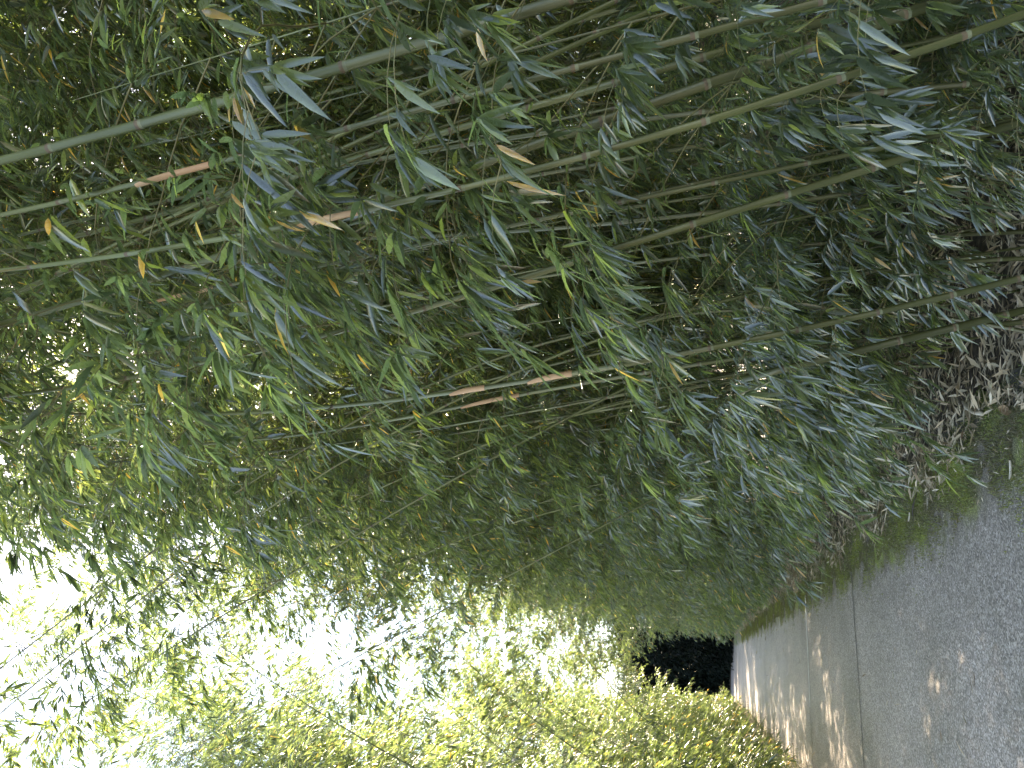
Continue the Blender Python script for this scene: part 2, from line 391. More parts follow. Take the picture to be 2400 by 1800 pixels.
def sheath_geo(par, z0, z1, r, H):
    g = Geo(); zz = np.linspace(z0, z1, 9); x, y = culm_curve(par, zz); sides = 10
    v, f = [], []
    t = (zz - z0) / (z1 - z0)
    for i, (a, b, c) in enumerate(zip(x, y, zz)):
        rad = r * (1.16 - 0.05 * t[i]) + 0.004 * t[i] ** 3
        span = 2 * math.pi * (1.0 - 0.80 * t[i] ** 1.6)
        for j in range(sides + 1):
            th = math.pi * 0.9 + span * (j / sides - 0.5) + 0.5 * t[i]
            v.append((a + rad * math.cos(th), b + rad * math.sin(th), c))
    for i in range(len(zz) - 1):
        for j in range(sides):
            k = i * (sides + 1) + j; f.append((k, k + 1, k + sides + 2, k + sides + 1))
    g.add(v, [np.array(f)])
    return g

def branch_spots(par, H, nodes, z0, per, bias, rr, top=0.66):
    """(matrix of every leafy branch): at the nodes above z0, thinning and shortening to the tip, turned mostly to the light side."""
    out = []
    for q in nodes:
        if q < z0: continue
        k = per * (1.35 if q > 3.6 else 1.0)
        cnt = int(k) + (rr.random() < k - int(k))
        for _ in range(cnt):
            x, y = culm_curve(par, q)
            az = bias + rr.gauss(0, 0.8) if rr.random() < 0.68 else rr.uniform(0, 2 * math.pi)
            s = rr.uniform(0.75, 1.2) * (1.0 if q < H * 0.4 else 0.5 + 0.5 * top if q < H * 0.65 else top)
            M = Matrix.Translation((float(x), float(y), q)) @ Matrix.Rotation(az, 4, 'Z') @ Matrix.Rotation(rr.gauss(0, 0.22), 4, 'X') @ Matrix.Rotation(rr.gauss(0, 0.18), 4, 'Y') @ Matrix.Scale(s, 4)
            out.append(M)
    # a plume at the tip
    x, y = culm_curve(par, H)
    for _ in range(3):
        out.append(Matrix.Translation((float(x), float(y), H - 0.05)) @ Matrix.Rotation(rr.uniform(0, 6.28), 4, 'Z') @ Matrix.Rotation(rr.uniform(-0.6, 0.2), 4, 'Y') @ Matrix.Scale(rr.uniform(0.6, 0.9), 4))
    return out

COUNT = {'near': 0, 'far': 0}
def near_bamboo(x, y, par, H, r0, label, group, seed, z0=1.6, per=1.5, bias=math.pi, sheaths=(), name='bamboo', cap=95, top=0.66):
    rr = random.Random(seed)
    root = empty(name, (x, y, 0)); tag(root, label, 'bamboo', group)
    g, nodes = culm_geo(par, H, r0, seed)
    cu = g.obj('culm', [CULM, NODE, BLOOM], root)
    for (a, b) in sheaths:
        rad = r0 * (1.0 - 0.86 * (a / H) ** 1.25)
        s = sheath_geo(par, a, b, rad, H).obj('culm_sheath', [SHEATH], cu)
        s['label'] = 'papery tan sheath still clasping the culm'
    spots = branch_spots(par, H, nodes, z0, per, bias, rr, top)
    rr.shuffle(spots)
    for M in spots[:cap]:
        o = bpy.data.objects.new('leafy_branch', rr.choice(SPR_ME)); link(o)
        o.parent = root; o.matrix_local = M
    COUNT['near'] += 1
    return root

# far prototypes: culm + one crown mesh each
FAR = []
def far_proto(par, H, r0, seed, z0, per, bias, coarse=True, top=0.85):
    rr = random.Random(seed)
    g, nodes = culm_geo(par, H, r0, seed, sides=5, coarse=coarse)
    cme = g.mesh('culm', [CULM, NODE, BLOOM])
    f = Geo()
    for M in branch_spots(par, H, nodes, z0, per, bias, rr, top):
        f.merge(rr.choice(SPL), M)
    return cme, f.mesh('foliage', [LEAF, TWIG])

def far_bamboo(x, y, proto, rz, s, label, group, name='bamboo', cat='bamboo'):
    root = empty(name, (x, y, 0), rz); root.scale = (s, s, s); tag(root, label, cat, group)
    for nm, me in zip(('culm', 'foliage'), proto):
        o = bpy.data.objects.new(nm, me); link(o); o.parent = root
    COUNT['far'] += 1
    return root

# ------------------------------------------------------------------ the bamboos one can tell apart (right of the lane)
# (y, x, (lean, arch, straight from, bow, sideways lean), height, radius, first branch, label, sheaths)
HERO = [
 (1.38, 2.08, (-0.332, 0.0233, 3.6, -0.050, 0.000), 7.9, 0.0181, 4.2, 'smooth grey green bamboo with the thickest bare culm of the close clump', ()),
 (1.48, 1.80, (-0.215, 0.0034, 3.1, -0.050, 0.000), 7.3, 0.0104, 3.8, 'grey green bamboo with a long tan sheath, next inward from the thickest culm', ((2.94, 3.17),)),
 (2.16, 1.79, (0.043, -0.0264, 4.5, -0.050, 0.000), 7.4, 0.0108, 3.5, 'slender dull green bamboo culm curving just behind the tan sheathed one', ()),
 (2.04, 3.13, (-0.480, 0.0000, 4.1, -0.050, 0.000), 6.7, 0.0110, 4.0, 'thin bamboo culm slanting steeply across the shaded grove', ()),
 (1.51, 1.81, (-0.463, 0.0596, 2.6, -0.050, 0.000), 6.7, 0.0103, 3.2, 'long bare olive bamboo with sheath at its tip crossing the middle of the near grove', ((2.47, 2.64),)),
 (2.08, 2.34, (-0.222, 0.0000, 3.5, -0.050, 0.020), 7.4, 0.0160, 2.7, 'olive bamboo in the darkest near corner, inner of two parallel culms', ()),
 (1.89, 2.19, (-0.310, 0.0000, 3.2, -0.050, 0.020), 7.3, 0.0189, 2.8, 'stout shaded bamboo in the darkest near corner, outer of two parallel culms', ()),
 (2.24, 1.89, (-0.294, -0.0057, 2.2, -0.050, 0.000), 6.5, 0.0147, 2.4, 'yellowish olive bamboo culm with dark node rings leaning behind hanging leaves', ()),
 (2.74, 1.97, (-0.192, 0.0361, 3.2, -0.050, 0.000), 7.2, 0.0108, 2.9, 'nearly straight yellow green bamboo culm in the dark heart of the grove', ()),
 (2.60, 1.49, (-0.300, 0.0291, 2.5, -0.050, 0.000), 6.7, 0.0127, 2.9, 'dark olive bamboo with two tan sheaths standing out at the roadside', ((2.08, 2.25), (2.42, 2.56))),
 (3.75, 1.70, (-0.105, -0.0187, 3.1, -0.050, 0.000), 7.0, 0.0142, 2.9, 'bamboo wearing one ragged brown sheath next to the two sheathed roadside bamboo', ((2.58, 2.91),)),
 (5.52, 2.65, (-0.279, 0.0000, 4.5, -0.050, 0.000), 8.0, 0.0119, 4.3, 'dark bamboo culm set back inside the brown leaved hollow', ()),
 (3.60, 1.53, (0.317, -0.1275, 4.5, 0.025, 0.000), 6.8, 0.0100, 4.2, 'dark whip thin bamboo arching far out over the lane toward the sky gap', ()),
 (4.42, 2.62, (-0.446, -0.0259, 4.5, 0.012, 0.000), 6.8, 0.0115, 4.1, 'dark straight bamboo slanting out low over the lane below the whip thin one', ()),
 (2.12, 3.00, (-0.430, 0.0000, 4.3, -0.050, 0.000), 7.0, 0.0119, 4.4, 'pale bamboo culm crossing beside the bright sun gap at the treetops', ()),
 (2.24, 1.83, (-0.177, 0.0000, 3.7, -0.050, 0.000), 7.4, 0.0093, 4.0, 'pale grey bamboo culm with split brown sheath amid the upper leaves', ((3.46, 3.74),)),
 (3.60, 2.10, (0.018, -0.0312, 5.1, -0.050, 0.000), 7.7, 0.0116, 4.0, 'dark bamboo culm running up into the sunlit yellow crown', ()),
 (6.80, 1.66, (0.005, -0.0529, 4.5, -0.050, 0.000), 6.7, 0.0110, 3.5, 'thin bamboo with a short tan sheath arching out before the dark pavement joint', ((2.19, 2.45),)),
 (5.60, 2.27, (-0.587, 0.0000, 3.2, 0.012, 0.000), 6.2, 0.0088, 2.9, 'thin bamboo culm slanting out at a low angle near the dark pavement joint', ()),
]
taken = []
for i, (y, x, par, H, r0, z0, lab, sh) in enumerate(HERO):
    near_bamboo(x, y, par, H, r0, lab, 'bamboos of the shaded grove', 1000 + i, z0=z0, per=1.6, sheaths=sh)
    taken.append((x, y))

# the cut-off culm
root = empty('cut_bamboo', (1.54, 3.1, 0)); tag(root, 'cut off bamboo stump with a tan sawn end poking out of the roadside leaves', 'bamboo stump')
g, _ = culm_geo((-0.269, 0.0, 2.0, 0.0, 0.0), 1.45, 0.0165, 77, cut=True)
g.obj('culm', [CULM, NODE, BLOOM, CUT], root)

# ------------------------------------------------------------------ grove fill, right side near
def far_enough(x, y, d):
    return all((x - a) ** 2 + (y - b) ** 2 > d * d for a, b in taken)

GR = 'bamboos of the shaded grove'
def zone_label(x, y):
    if x > 3.9: return 'shaded bamboo of the inner rows near the wire fence', 'bamboos near the wire fence'
    if y < 5.2: return 'shaded bamboo of the close clump opposite the mossy verge', 'bamboos opposite the mossy verge'
    if y < 9.0: return 'shaded bamboo standing short of the dark pavement joint', 'bamboos short of the dark joint'
    return 'shaded bamboo standing between the dark and the pale pavement joint', 'bamboos between the joints'
rr = random.Random(5)
n = 0; tries = 0
while n < 104 and tries < 6000:
    tries += 1
    y = rr.uniform(0.6, 13.0)
    x = 2.05 + abs(rr.gauss(0, 1.0)) * 1.6 if rr.random() < 0.75 else rr.uniform(2.0, 6.2)
    if x > 4.7: continue
    if x > y * 1.35 + 1.6: continue                      # beyond the edge of what one can see
    if x < 2.75 and y < 4.6: continue                     # kept clear: the culms placed above stand here
    if not far_enough(x, y, 0.30): continue
    taken.append((x, y))
    par = (rr.gauss(-0.08, 0.07), rr.gauss(-0.002, 0.004), rr.uniform(3.5, 5.5), rr.uniform(0.005, 0.03), rr.gauss(0.0, 0.05)) if y > 6.5 else (rr.gauss(-0.21, 0.06), 0.004, rr.uniform(3.5, 5.0), -0.03, rr.gauss(0.0, 0.03))
    H = rr.uniform(6.8, 9.4) + (1.0 if x > 2.6 and y < 6 else 0); lab, grp = zone_label(x, y)
    z0 = rr.uniform(1.5, 2.6) if x < 3.4 else rr.uniform(1.6, 3.0)
    if y > 5 and x < 3.0: z0 = rr.uniform(0.7, 1.6)
    near_bamboo(x, y, par, H, rr.uniform(0.009, 0.016), lab, grp, 2000 + n, z0=z0, per=1.35 if y > 5 else 1.25, top=1.0 if x > 2.6 and y < 6 else 0.85)
    n += 1

# ------------------------------------------------------------------ thin bamboos whose leafy branches hang in front of the grove
def front_bamboo(x, y, par, H, r0, zs, label, seed, bias=math.pi, big=(0.9, 1.15)):
    rr = random.Random(seed)
    root = empty('bamboo', (x, y, 0)); tag(root, label, 'bamboo', 'bamboos of the shaded grove')
    g, nodes = culm_geo(par, H, r0, seed)
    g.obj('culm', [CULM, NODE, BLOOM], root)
    for z in zs:
        for k in range(1 + (rr.random() < 0.35)):
            cx, cy = culm_curve(par, z)
            M = Matrix.Translation((float(cx), float(cy), z)) @ Matrix.Rotation(bias + rr.gauss(0, 0.4), 4, 'Z') @ Matrix.Rotation(rr.gauss(0, 0.25), 4, 'X') @ Matrix.Rotation(rr.gauss(0.1, 0.15), 4, 'Y') @ Matrix.Scale(rr.uniform(*big), 4)
            o = bpy.data.objects.new('leafy_branch', rr.choice(SPR_ME)); link(o); o.parent = root; o.matrix_local = M
    taken.append((x, y))
FRONT = [(1.86, 1.36, 3.4, (2.95, 2.75, 2.6, 2.45, 2.05, 1.9, 3.2), 'thin bamboo closest to the camera with big grey green leaves hanging in bunches'),
         (1.84, 1.68, 3.3, (2.75, 2.6, 2.45, 2.25, 1.8, 1.65, 1.5), 'thin bamboo with a dense bunch of silvery leaves, one step behind the closest bunch'),
         (1.82, 2.06, 3.4, (2.5, 2.3, 1.5, 1.3, 3.2), 'thin bamboo with scattered drooping leaves in front of the long bare olive culm'),
         (1.80, 2.42, 3.6, (1.7, 1.5, 1.2, 3.4, 3.2), 'thin bamboo carrying green leaf fans below and above a bare stretch'),
         (1.80, 2.90, 3.7, (1.45, 1.3, 1.1, 0.95, 3.3, 3.1, 2.8), 'thin bamboo with long leaves trailing toward the leaf litter'),
         (1.76, 3.50, 3.4, (1.2, 1.0, 0.8, 0.65, 0.5, 2.9, 2.5), 'thin bamboo trailing leaves just short of the sawn off stump'),
         (1.72, 3.90, 3.0, (1.35, 1.1, 0.9, 0.75, 0.65, 0.5, 0.4), 'thin low bamboo spreading leaves over the litter beside the sawn off stump'),
         (1.70, 4.45, 2.8, (1.4, 1.1, 0.9, 0.7, 0.55, 0.45, 0.35), 'thin low bamboo whose leaves nearly brush the litter by the mossy verge'),
         (2.10, 3.10, 2.6, (1.3, 1.1, 0.9, 0.7, 0.6), 'thin low bamboo in the dark, set back behind the trailing leaves'),
         (2.35, 2.60, 2.6, (1.2, 1.0, 0.85, 0.7, 0.6), 'thin low bamboo shading the litter at the lower corner of the grove')]
for i, (x, y, H, zs, lab) in enumerate(FRONT):
    front_bamboo(x + 0.22, y, (-0.20 + 0.03 * (i % 3), 0.0, 3.0, 0.01, 0.01), H, 0.007, zs, lab, 4000 + i, big=(0.95, 1.2) if i < 2 else (0.9, 1.15))
front_bamboo(1.95, 5.0, (0.02, -0.067, 6.2, 0.0, 0.0), 6.4, 0.012, (4.6, 5.1, 5.5, 5.8, 6.1), 'arching bamboo whose dark leafy tip hangs against the bright sky over the lane', 4100, big=(0.7, 0.95))
front_bamboo(1.90, 3.5, (0.03, -0.098, 5.6, 0.0, 0.0), 5.7, 0.011, (4.3, 4.8, 5.2, 5.5), 'strongly arched bamboo dangling dark leaves before the most open patch of sky', 4101, big=(0.7, 0.95))
front_bamboo(1.95, 7.2, (0.05, -0.07, 5.6, 0.0, 0.05), 5.9, 0.011, (4.3, 4.8, 5.2, 5.6), 'arching bamboo with a dark tip, the lower one of those against the sky', 4102, big=(0.7, 0.95))

# ------------------------------------------------------------------ farther bamboos, both sides
for i in range(7):
    q = random.Random(400 + i)
    par = (q.gauss(-0.06, 0.04), q.gauss(-0.004, 0.003), q.uniform(4, 5.5), q.uniform(0.01, 0.03), q.gauss(0, 0.04))
    FAR.append(far_proto(par, q.uniform(7.2, 9.2), q.uniform(0.014, 0.02), 500 + i, q.uniform(0.5, 1.0), 1.7, math.pi))
ARCH = []
for i in range(3):
    q = random.Random(450 + i)
    par = (q.gauss(-0.06, 0.05), -0.052 - 0.010 * i, 4.4, 0.0, q.gauss(0, 0.05))
    ARCH.append(far_proto(par, q.uniform(6.4, 7.4), 0.012, 550 + i, 2.4, 1.9, math.pi, top=0.9))

rr = random.Random(9)
n = 0; tries = 0
while n < 70 and tries < 6000:
    tries += 1
    y = 12.4 + 30.5 * rr.random() ** 1.15
    x = 2.1 + abs(rr.gauss(0, 0.9)) + 0.012 * (y - 12)
    if x > 5.0 or not far_enough(x, y, 0.42): continue
    taken.append((x, y))
    arch = rr.random() < 0.08 and y < 24
    if y < 26: lab, grp = 'shaded green bamboo of the grove wall just beyond the pale pavement joint', 'bamboos past the pale joint'
    else: lab, grp = 'shaded green bamboo at the distant end of the grove beside the dark trees', 'bamboos at the end of the grove'
    far_bamboo(x, y, rr.choice(ARCH if arch else FAR), rr.gauss(0, 0.3), rr.uniform(0.85, 1.12), lab, grp)
    n += 1

LEFT = [(9.0, -2.3, (0.05, 0.0275, 6.5, -0.01, 0.0), 9.0, 0.014, 'dark culm leaning in from the sunlit grove, nearest of three crossing the sky gap'),
        (13.0, -2.3, (0.0, 0.065, 5.2, -0.01, 0.0), 8.2, 0.014, 'dark culm leaning in from the sunlit grove, middle one of the three crossing ones'),
        (15.0, -1.95, (0.0, 0.13, 3.6, -0.01, 0.0), 6.4, 0.012, 'dark culm bent low over the lane, lowest of the three sunlit crossing ones')]
for i, (y, x, par, H, r0, lab) in enumerate(LEFT):
    near_bamboo(x, y, par, H, r0, lab, 'bamboos of the sunlit grove', 1500 + i, z0=2.6, per=1.2, bias=0.0)
    taken.append((x, y))

rr = random.Random(21)
n = 0; tries = 0
while n < 76 and tries < 6000:
    tries += 1
    y = 6.5 + 36.5 * rr.random() ** 1.1
    x = -2.25 - abs(rr.gauss(0, 1.0)) * 1.2 - 0.008 * y
    if x < -5.5 or not far_enough(x, y, 0.42): continue
    if x < -y * 0.12 - 2.6: continue
    taken.append((x, y))
    if y < 16: lab, grp = 'sunlit yellow green bamboo across the lane at the near end of its grove', 'near bamboos of the sunlit grove'
    elif y < 28: lab, grp = 'sunlit yellow green bamboo halfway along the grove across the lane', 'middle bamboos of the sunlit grove'
    else: lab, grp = 'sunlit yellow green bamboo of the grove across the lane, by its shadowed end', 'end bamboos of the sunlit grove'
    far_bamboo(x, y, rr.choice(FAR if rr.random() < 0.94 or y > 24 else ARCH), math.pi + rr.gauss(0, 0.35), rr.uniform(1.0, 1.25) if y < 20 and rr.random() < 0.35 else rr.uniform(0.85, 1.2), lab, grp)
    n += 1

for i, (x, y) in enumerate([(2.2, 15.5), (2.2, 18.5), (2.25, 21.5), (2.3, 24.0), (2.3, 26.5), (2.4, 29.0), (2.4, 31.0), (2.4, 33.5), (2.5, 36.0)]):
    far_bamboo(x, y, ARCH[i % 3], rr.gauss(0, 0.2), rr.uniform(1.12, 1.25) if y < 22 else rr.uniform(0.95, 1.1), 'bamboo arching over the lane from the shaded side, its yellow tip lit by sun', 'arching bamboos of the shaded side')
for i, (x, y) in enumerate([(-2.3, 20.0), (-2.35, 23.5), (-2.3, 25.5), (-2.4, 28.0), (-2.4, 30.5), (-2.4, 33.0), (-2.5, 35.0)]):
    far_bamboo(x, y, ARCH[(i + 1) % 3], math.pi + rr.gauss(0, 0.2), rr.uniform(0.9, 1.05), 'bamboo arching over the lane from the sunlit side, meeting the tips opposite', 'arching bamboos of the sunlit side')

for i, (x, y, sc) in enumerate([(-2.6, 10.6, 1.3), (-2.4, 9.0, 1.1), (-2.6, 14.6, 1.35), (-3.2, 13.2, 1.4)]):
    far_bamboo(x, y, FAR[(i * 3 + 1) % 7], math.pi + rr.gauss(0, 0.3), sc, 'very tall sunlit bamboo whose loose yellow crown stands against the white sky', 'tallest bamboos of the sunlit grove')
for i, (x, y, sc) in enumerate([(-2.25, 15.4, 1.12)]):
    far_bamboo(x, y, ARCH[1], math.pi + rr.gauss(0, 0.2), sc, 'tall bamboo arching from the sunlit side across the open sky', 'tall arching bamboos of the sunlit side')

# ------------------------------------------------------------------ young bamboos along both edges
YOUNG = []
for i in range(5):
    q = random.Random(700 + i)
    par = (q.gauss(-0.12, 0.06), -0.04, 2.0, 0.02, q.gauss(0, 0.06))
    YOUNG.append(far_proto(par, q.uniform(1.6, 2.6), 0.006, 800 + i, 0.15, 2.3, math.pi))
rr = random.Random(31)
y = 1.7; n = 0
while y < 13.0:
    x = 1.98 + rr.uniform(0, 0.45) + (0.35 * (n % 3) if y < 5 else 0)
    par = (rr.gauss(-0.14, 0.08), -0.03, 2.2, 0.02, rr.gauss(0, 0.08))
    if y < 5.2: lab, grp = 'thin young bamboo with hanging leaves at the litter edge of the close clump', 'young bamboos by the close clump'
    else: lab, grp = 'leafy young bamboo drooping over the mossy verge ahead of the pale joint', 'young bamboos over the verge'
    near_bamboo(x, y, par, rr.uniform(1.5, 2.9) if y > 4.6 else rr.uniform(1.0, 1.5), rr.uniform(0.005, 0.008), lab, grp, 3000 + n, z0=0.32 if y < 4.6 else 0.25, per=1.7 if y > 4.6 else 1.3, name='young_bamboo')
    n += 1; y += rr.uniform(0.26, 0.48) * (0.55 if y < 5 else 1)
while y < 42:
    far_bamboo(1.95 + rr.uniform(0, 0.45) + 0.008 * (y - 12), y, rr.choice(YOUNG), rr.gauss(0, 0.4), rr.uniform(0.8, 1.25), 'leafy young bamboo edging the lane past the pale joint on the shaded side', 'young bamboos past the pale joint', 'young_bamboo')
    y += rr.uniform(0.35, 0.75)
y = 7.5
while y < 42:
    far_bamboo(-1.95 - rr.uniform(0, 0.5) - 0.006 * y, y, rr.choice(YOUNG), math.pi + rr.gauss(0, 0.4), rr.uniform(0.8, 1.3), 'leafy young bamboo edging the lane on the sunlit side', 'young bamboos on the sunlit side', 'young_bamboo')
    y += rr.uniform(0.35, 0.8)

# ------------------------------------------------------------------ the packed mass at the back of the grove
th = Geo(); tp = []
for i in range(5):
    q = random.Random(900 + i)
    par = (q.gauss(-0.06, 0.06), q.gauss(-0.005, 0.004), 5, 0.01, q.gauss(0, 0.05)); H = q.uniform(7, 9)
    gg, nodes = culm_geo(par, H, q.uniform(0.012, 0.018), 950 + i, sides=5, coarse=True)
    f = Geo()
    for M in branch_spots(par, H, nodes, q.uniform(1.0, 1.8), 1.7, math.pi, q, 1.05): f.merge(q.choice(SPL), M)
    tp.append((gg, f))
rr = random.Random(41); tc_, tf_ = Geo(), Geo(); n = 0
while n < 380:
    y, x = (rr.uniform(-1.5, 16), rr.uniform(3.2, 8.6)) if n < 230 else (rr.uniform(13, 46), rr.uniform(3.0, 5.6))  # far rows, mostly hidden, added to shade the road
    if (4.75 < x < 5.95 and y < 14) or x > y * 1.5 + 4.4 or not far_enough(x, y, 0.22): continue
    taken.append((x, y)); n += 1
    M = Matrix.Translation((x, y, 0)) @ Matrix.Rotation(rr.uniform(0, 6.28), 4, 'Z') @ Matrix.Scale(rr.uniform(0.85, 1.1) if n <= 230 else rr.uniform(1.0, 1.22), 4)
    a, b = rr.choice(tp); tc_.merge(a, M)
    b2 = Geo(); tf_.merge(b, M)
yp = []
for i in range(3):
    q = random.Random(980 + i); f = Geo(); par = (q.gauss(-0.1, 0.1), -0.02, 2, 0.0, 0.0)
    gg, nodes = culm_geo(par, 1.7, 0.006, 990 + i, sides=5, coarse=True)
    for M in branch_spots(par, 1.7, nodes, 0.2, 1.2, math.pi, q): f.merge(q.choice(SPL), M)
    yp.append((gg, f))
for k in range(60):
    y = rr.uniform(-0.5, 9); x = rr.uniform(2.9, 4.7)
    if x > y * 1.5 + 4.4: continue
    M = Matrix.Translation((x, y, 0)) @ Matrix.Rotation(rr.uniform(0, 6.28), 4, 'Z') @ Matrix.Scale(rr.uniform(0.6, 1.0), 4)
    a, b = rr.choice(yp); tc_.merge(a, M); tf_.merge(b, M)
root = empty('bamboo_thicket', (0, 0, 0)); tag(root, 'packed dark mass of bamboo at the back of the shaded grove', 'bamboo thicket', kind='stuff')
o = tc_.obj('culms', [CULM, NODE, BLOOM], root); o['kind'] = 'stuff'
o = tf_.obj('foliage', [LEAF, TWIG], root); o['kind'] = 'stuff'

# ------------------------------------------------------------------ trees at the end and beyond the fence
def bushy_tree(name, x, y, H, W, label, cat, group, m, seed, nl, leaf=0.16):
    r = np.random.default_rng(seed)
    root = empty(name, (x, y, 0)); tag(root, label, cat, group)
    g = Geo()
    tube(g, [(0, 0, -0.05), (0.05, 0.02, H * 0.3), (0.0, 0.08, H * 0.6), (0.06, 0, H * 0.9)], [0.16, 0.12, 0.08, 0.02], 8)
    for k in range(9):
        a = r.uniform(0, 6.28); z = H * r.uniform(0.2, 0.75); l = W * r.uniform(0.4, 0.8)
        tube(g, [(0, 0, z), (math.cos(a) * l * 0.5, math.sin(a) * l * 0.5, z + 0.15 * l), (math.cos(a) * l, math.sin(a) * l, z + 0.4 * l)], [0.05, 0.035, 0.01], 5)
    g.obj('trunk', [BARK], root)
    f = Geo()
    nc = 70
    u = r.uniform(0, 1, nc); ang = r.uniform(0, 6.28, nc); rad = W * (1.0 - 0.75 * u ** 2) * np.sqrt(r.uniform(0.15, 1, nc))
    c = np.stack([np.cos(ang) * rad, np.sin(ang) * rad, 0.25 + u * (H - 0.4)], 1)
    per = nl // nc
    P = np.repeat(c, per, 0) + r.normal(0, 1, (nc * per, 3)) * np.array([0.38, 0.38, 0.34]) * W / 2.2
    P[:, 2] = np.maximum(P[:, 2], 0.03)
    D = norm(P - np.repeat(c, per, 0)) * 0.8 + r.normal(0, 0.5, P.shape) + np.array([0, 0, -0.4])
    N = r.normal(0, 0.6, P.shape) + np.array([0, 0, 0.8])
    L = r.uniform(0.7, 1.3, len(P)) * leaf
    leaves(f, P, D, N, L, L * r.uniform(0.25, 0.4, len(P)), r.random(len(P)), 0, False)
    f.obj('crown', [m], root)
    return root
for i, (x, y, H, W) in enumerate([(-0.2, 45.5, 6.2, 2.2), (2.4, 44.5, 6.4, 2.2), (-2.4, 51.5, 6.6, 2.5), (-5.6, 52.5, 6.5, 2.8), (0.0, 52.0, 6.8, 2.6), (-8.6, 52.0, 6.5, 2.6), (4.6, 47.5, 9.5, 2.5), (7.6, 47.5, 11, 2.8), (5.5, 52.5, 12, 3), (9.5, 53, 12, 3), (1.4, 56.5, 7.2, 3), (-3.6, 57, 7.0, 3), (3.4, 50.0, 8.0, 2.8)]):  # the tallest ones, to the right, are added to shade the far road
    if i == 0: x, y = 1.2, 48.6
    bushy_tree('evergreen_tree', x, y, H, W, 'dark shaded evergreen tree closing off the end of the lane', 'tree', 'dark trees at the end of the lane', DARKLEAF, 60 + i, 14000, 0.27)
for i, (x, y, H, W) in enumerate([(14, -1.5, 7.5, 2.8), (13.5, 3.0, 8.0, 2.9), (13.5, 7.5, 8.5, 3.0), (13, 12.0, 8.2, 2.9), (13.5, 16.5, 8.5, 3.0), (13, 21, 8.0, 3)]):
    bushy_tree('garden_tree', x, y, H, W, 'green garden tree glimpsed through the grove beyond the wire fence', 'tree', 'garden trees beyond the fence', HEDGELEAF, 90 + i, 7000, 0.2)

# ------------------------------------------------------------------ fence and wall behind the grove
fx = 4.95
root = empty('chain_link_fence', (fx, 7, 0)); tag(root, 'dark chain link fence running behind the bamboo culms', 'fence')
for k, y in enumerate(np.arange(-6.5, 7.6, 2.0)):
    g = Geo(); tube(g, [(0, y, -0.05), (0, y, 1.55)], 0.025, 8, caps=True); g.obj('post', [POST], root)
g = Geo(); tube(g, [(0.03, -6.6, 1.5), (0.03, 7.6, 1.5)], 0.015, 6); g.obj('top_rail', [POST], root)
g = Geo(); H = 1.46
for s in (1, -1):
    for y in np.arange(-8.1, 7.6, 0.085):
        a, b = (y, y + H) if s > 0 else (y + H, y)
        za, zb = 0.03, 0.03 + H
        # clip to the fence's ends
        p0 = np.array([0.006 * s, a, za]); p1 = np.array([0.006 * s, b, zb])
        if max(a, b) > 7.6 or min(a, b) < -6.6: continue
        tube(g, [p0, p1], 0.0022, 3)
g.obj('wire_mesh', [WIRE], root)
root = empty('garden_wall', (5.45, 8, 0)); tag(root, 'low pale block wall beyond the wire fence', 'wall')
g = Geo()
for r_ in range(5):
    for c in range(26):
        off = 0.23 if r_ % 2 else 0
        box(g, (0, -7 + c * 0.46 + off + 0.006, r_ * 0.2 + 0.005), (0.2, -7 + (c + 1) * 0.46 + off - 0.006, (r_ + 1) * 0.2 - 0.005))
g.obj('blocks', [BLOCK], root, smooth=False)
g = Geo(); box(g, (-0.04, -7.05, 1.003), (0.24, 5.3, 1.07)); g.obj('coping', [BLOCK], root, smooth=False)

# ------------------------------------------------------------------ leaf litter, moss, fallen pieces
r = np.random.default_rng(77)
g = Geo()
def scatter(n, x, y, zmax, ls=1.0):
    P = np.stack([x, y, r.uniform(0.0, zmax, n)], 1)
    a = r.uniform(0, 6.28, n)
    D = np.stack([np.cos(a), np.sin(a), r.normal(0.05, 0.22, n)], 1)
    N = np.stack([r.normal(0, 0.45, n), r.normal(0, 0.45, n), np.ones(n)], 1)
    L = r.uniform(0.06, 0.16, n) * ls; t = np.clip(r.beta(1.6, 2.0, n), 0, 1)
    leaves(g, P, D, N, L, L * r.uniform(0.08, 0.2, n), t, 0, False, 0.05)
n = 15000
y = 1.5 + 14 * r.random(n) ** 1.5; x = 1.36 + np.abs(r.normal(0, 1, n)) * 1.1 + 0.12 * np.sin(y * 3.1)
scatter(n, x, y, 0.06)
n = 5000; scatter(n, 1.42 + np.abs(r.normal(0, 0.3, n)), 13 + 28 * r.random(n), 0.06)
n = 5000; scatter(n, -1.55 - np.abs(r.normal(0, 0.3, n)), 5 + 36 * r.random(n), 0.06)
n = 3400; scatter(n, 1.0 + 0.55 * r.random(n) ** 0.7, 2.5 + 18 * r.random(n) ** 1.3, 0.02, 0.4)
n = 160; scatter(n, -1.4 + r.random(n) * 2.4, 4 + 28 * r.random(n), 0.012)
o = g.obj('leaf_litter', [DRYLEAF]); tag(o, 'dry brown bamboo leaf litter along the grove floor', 'leaf litter', kind='stuff')

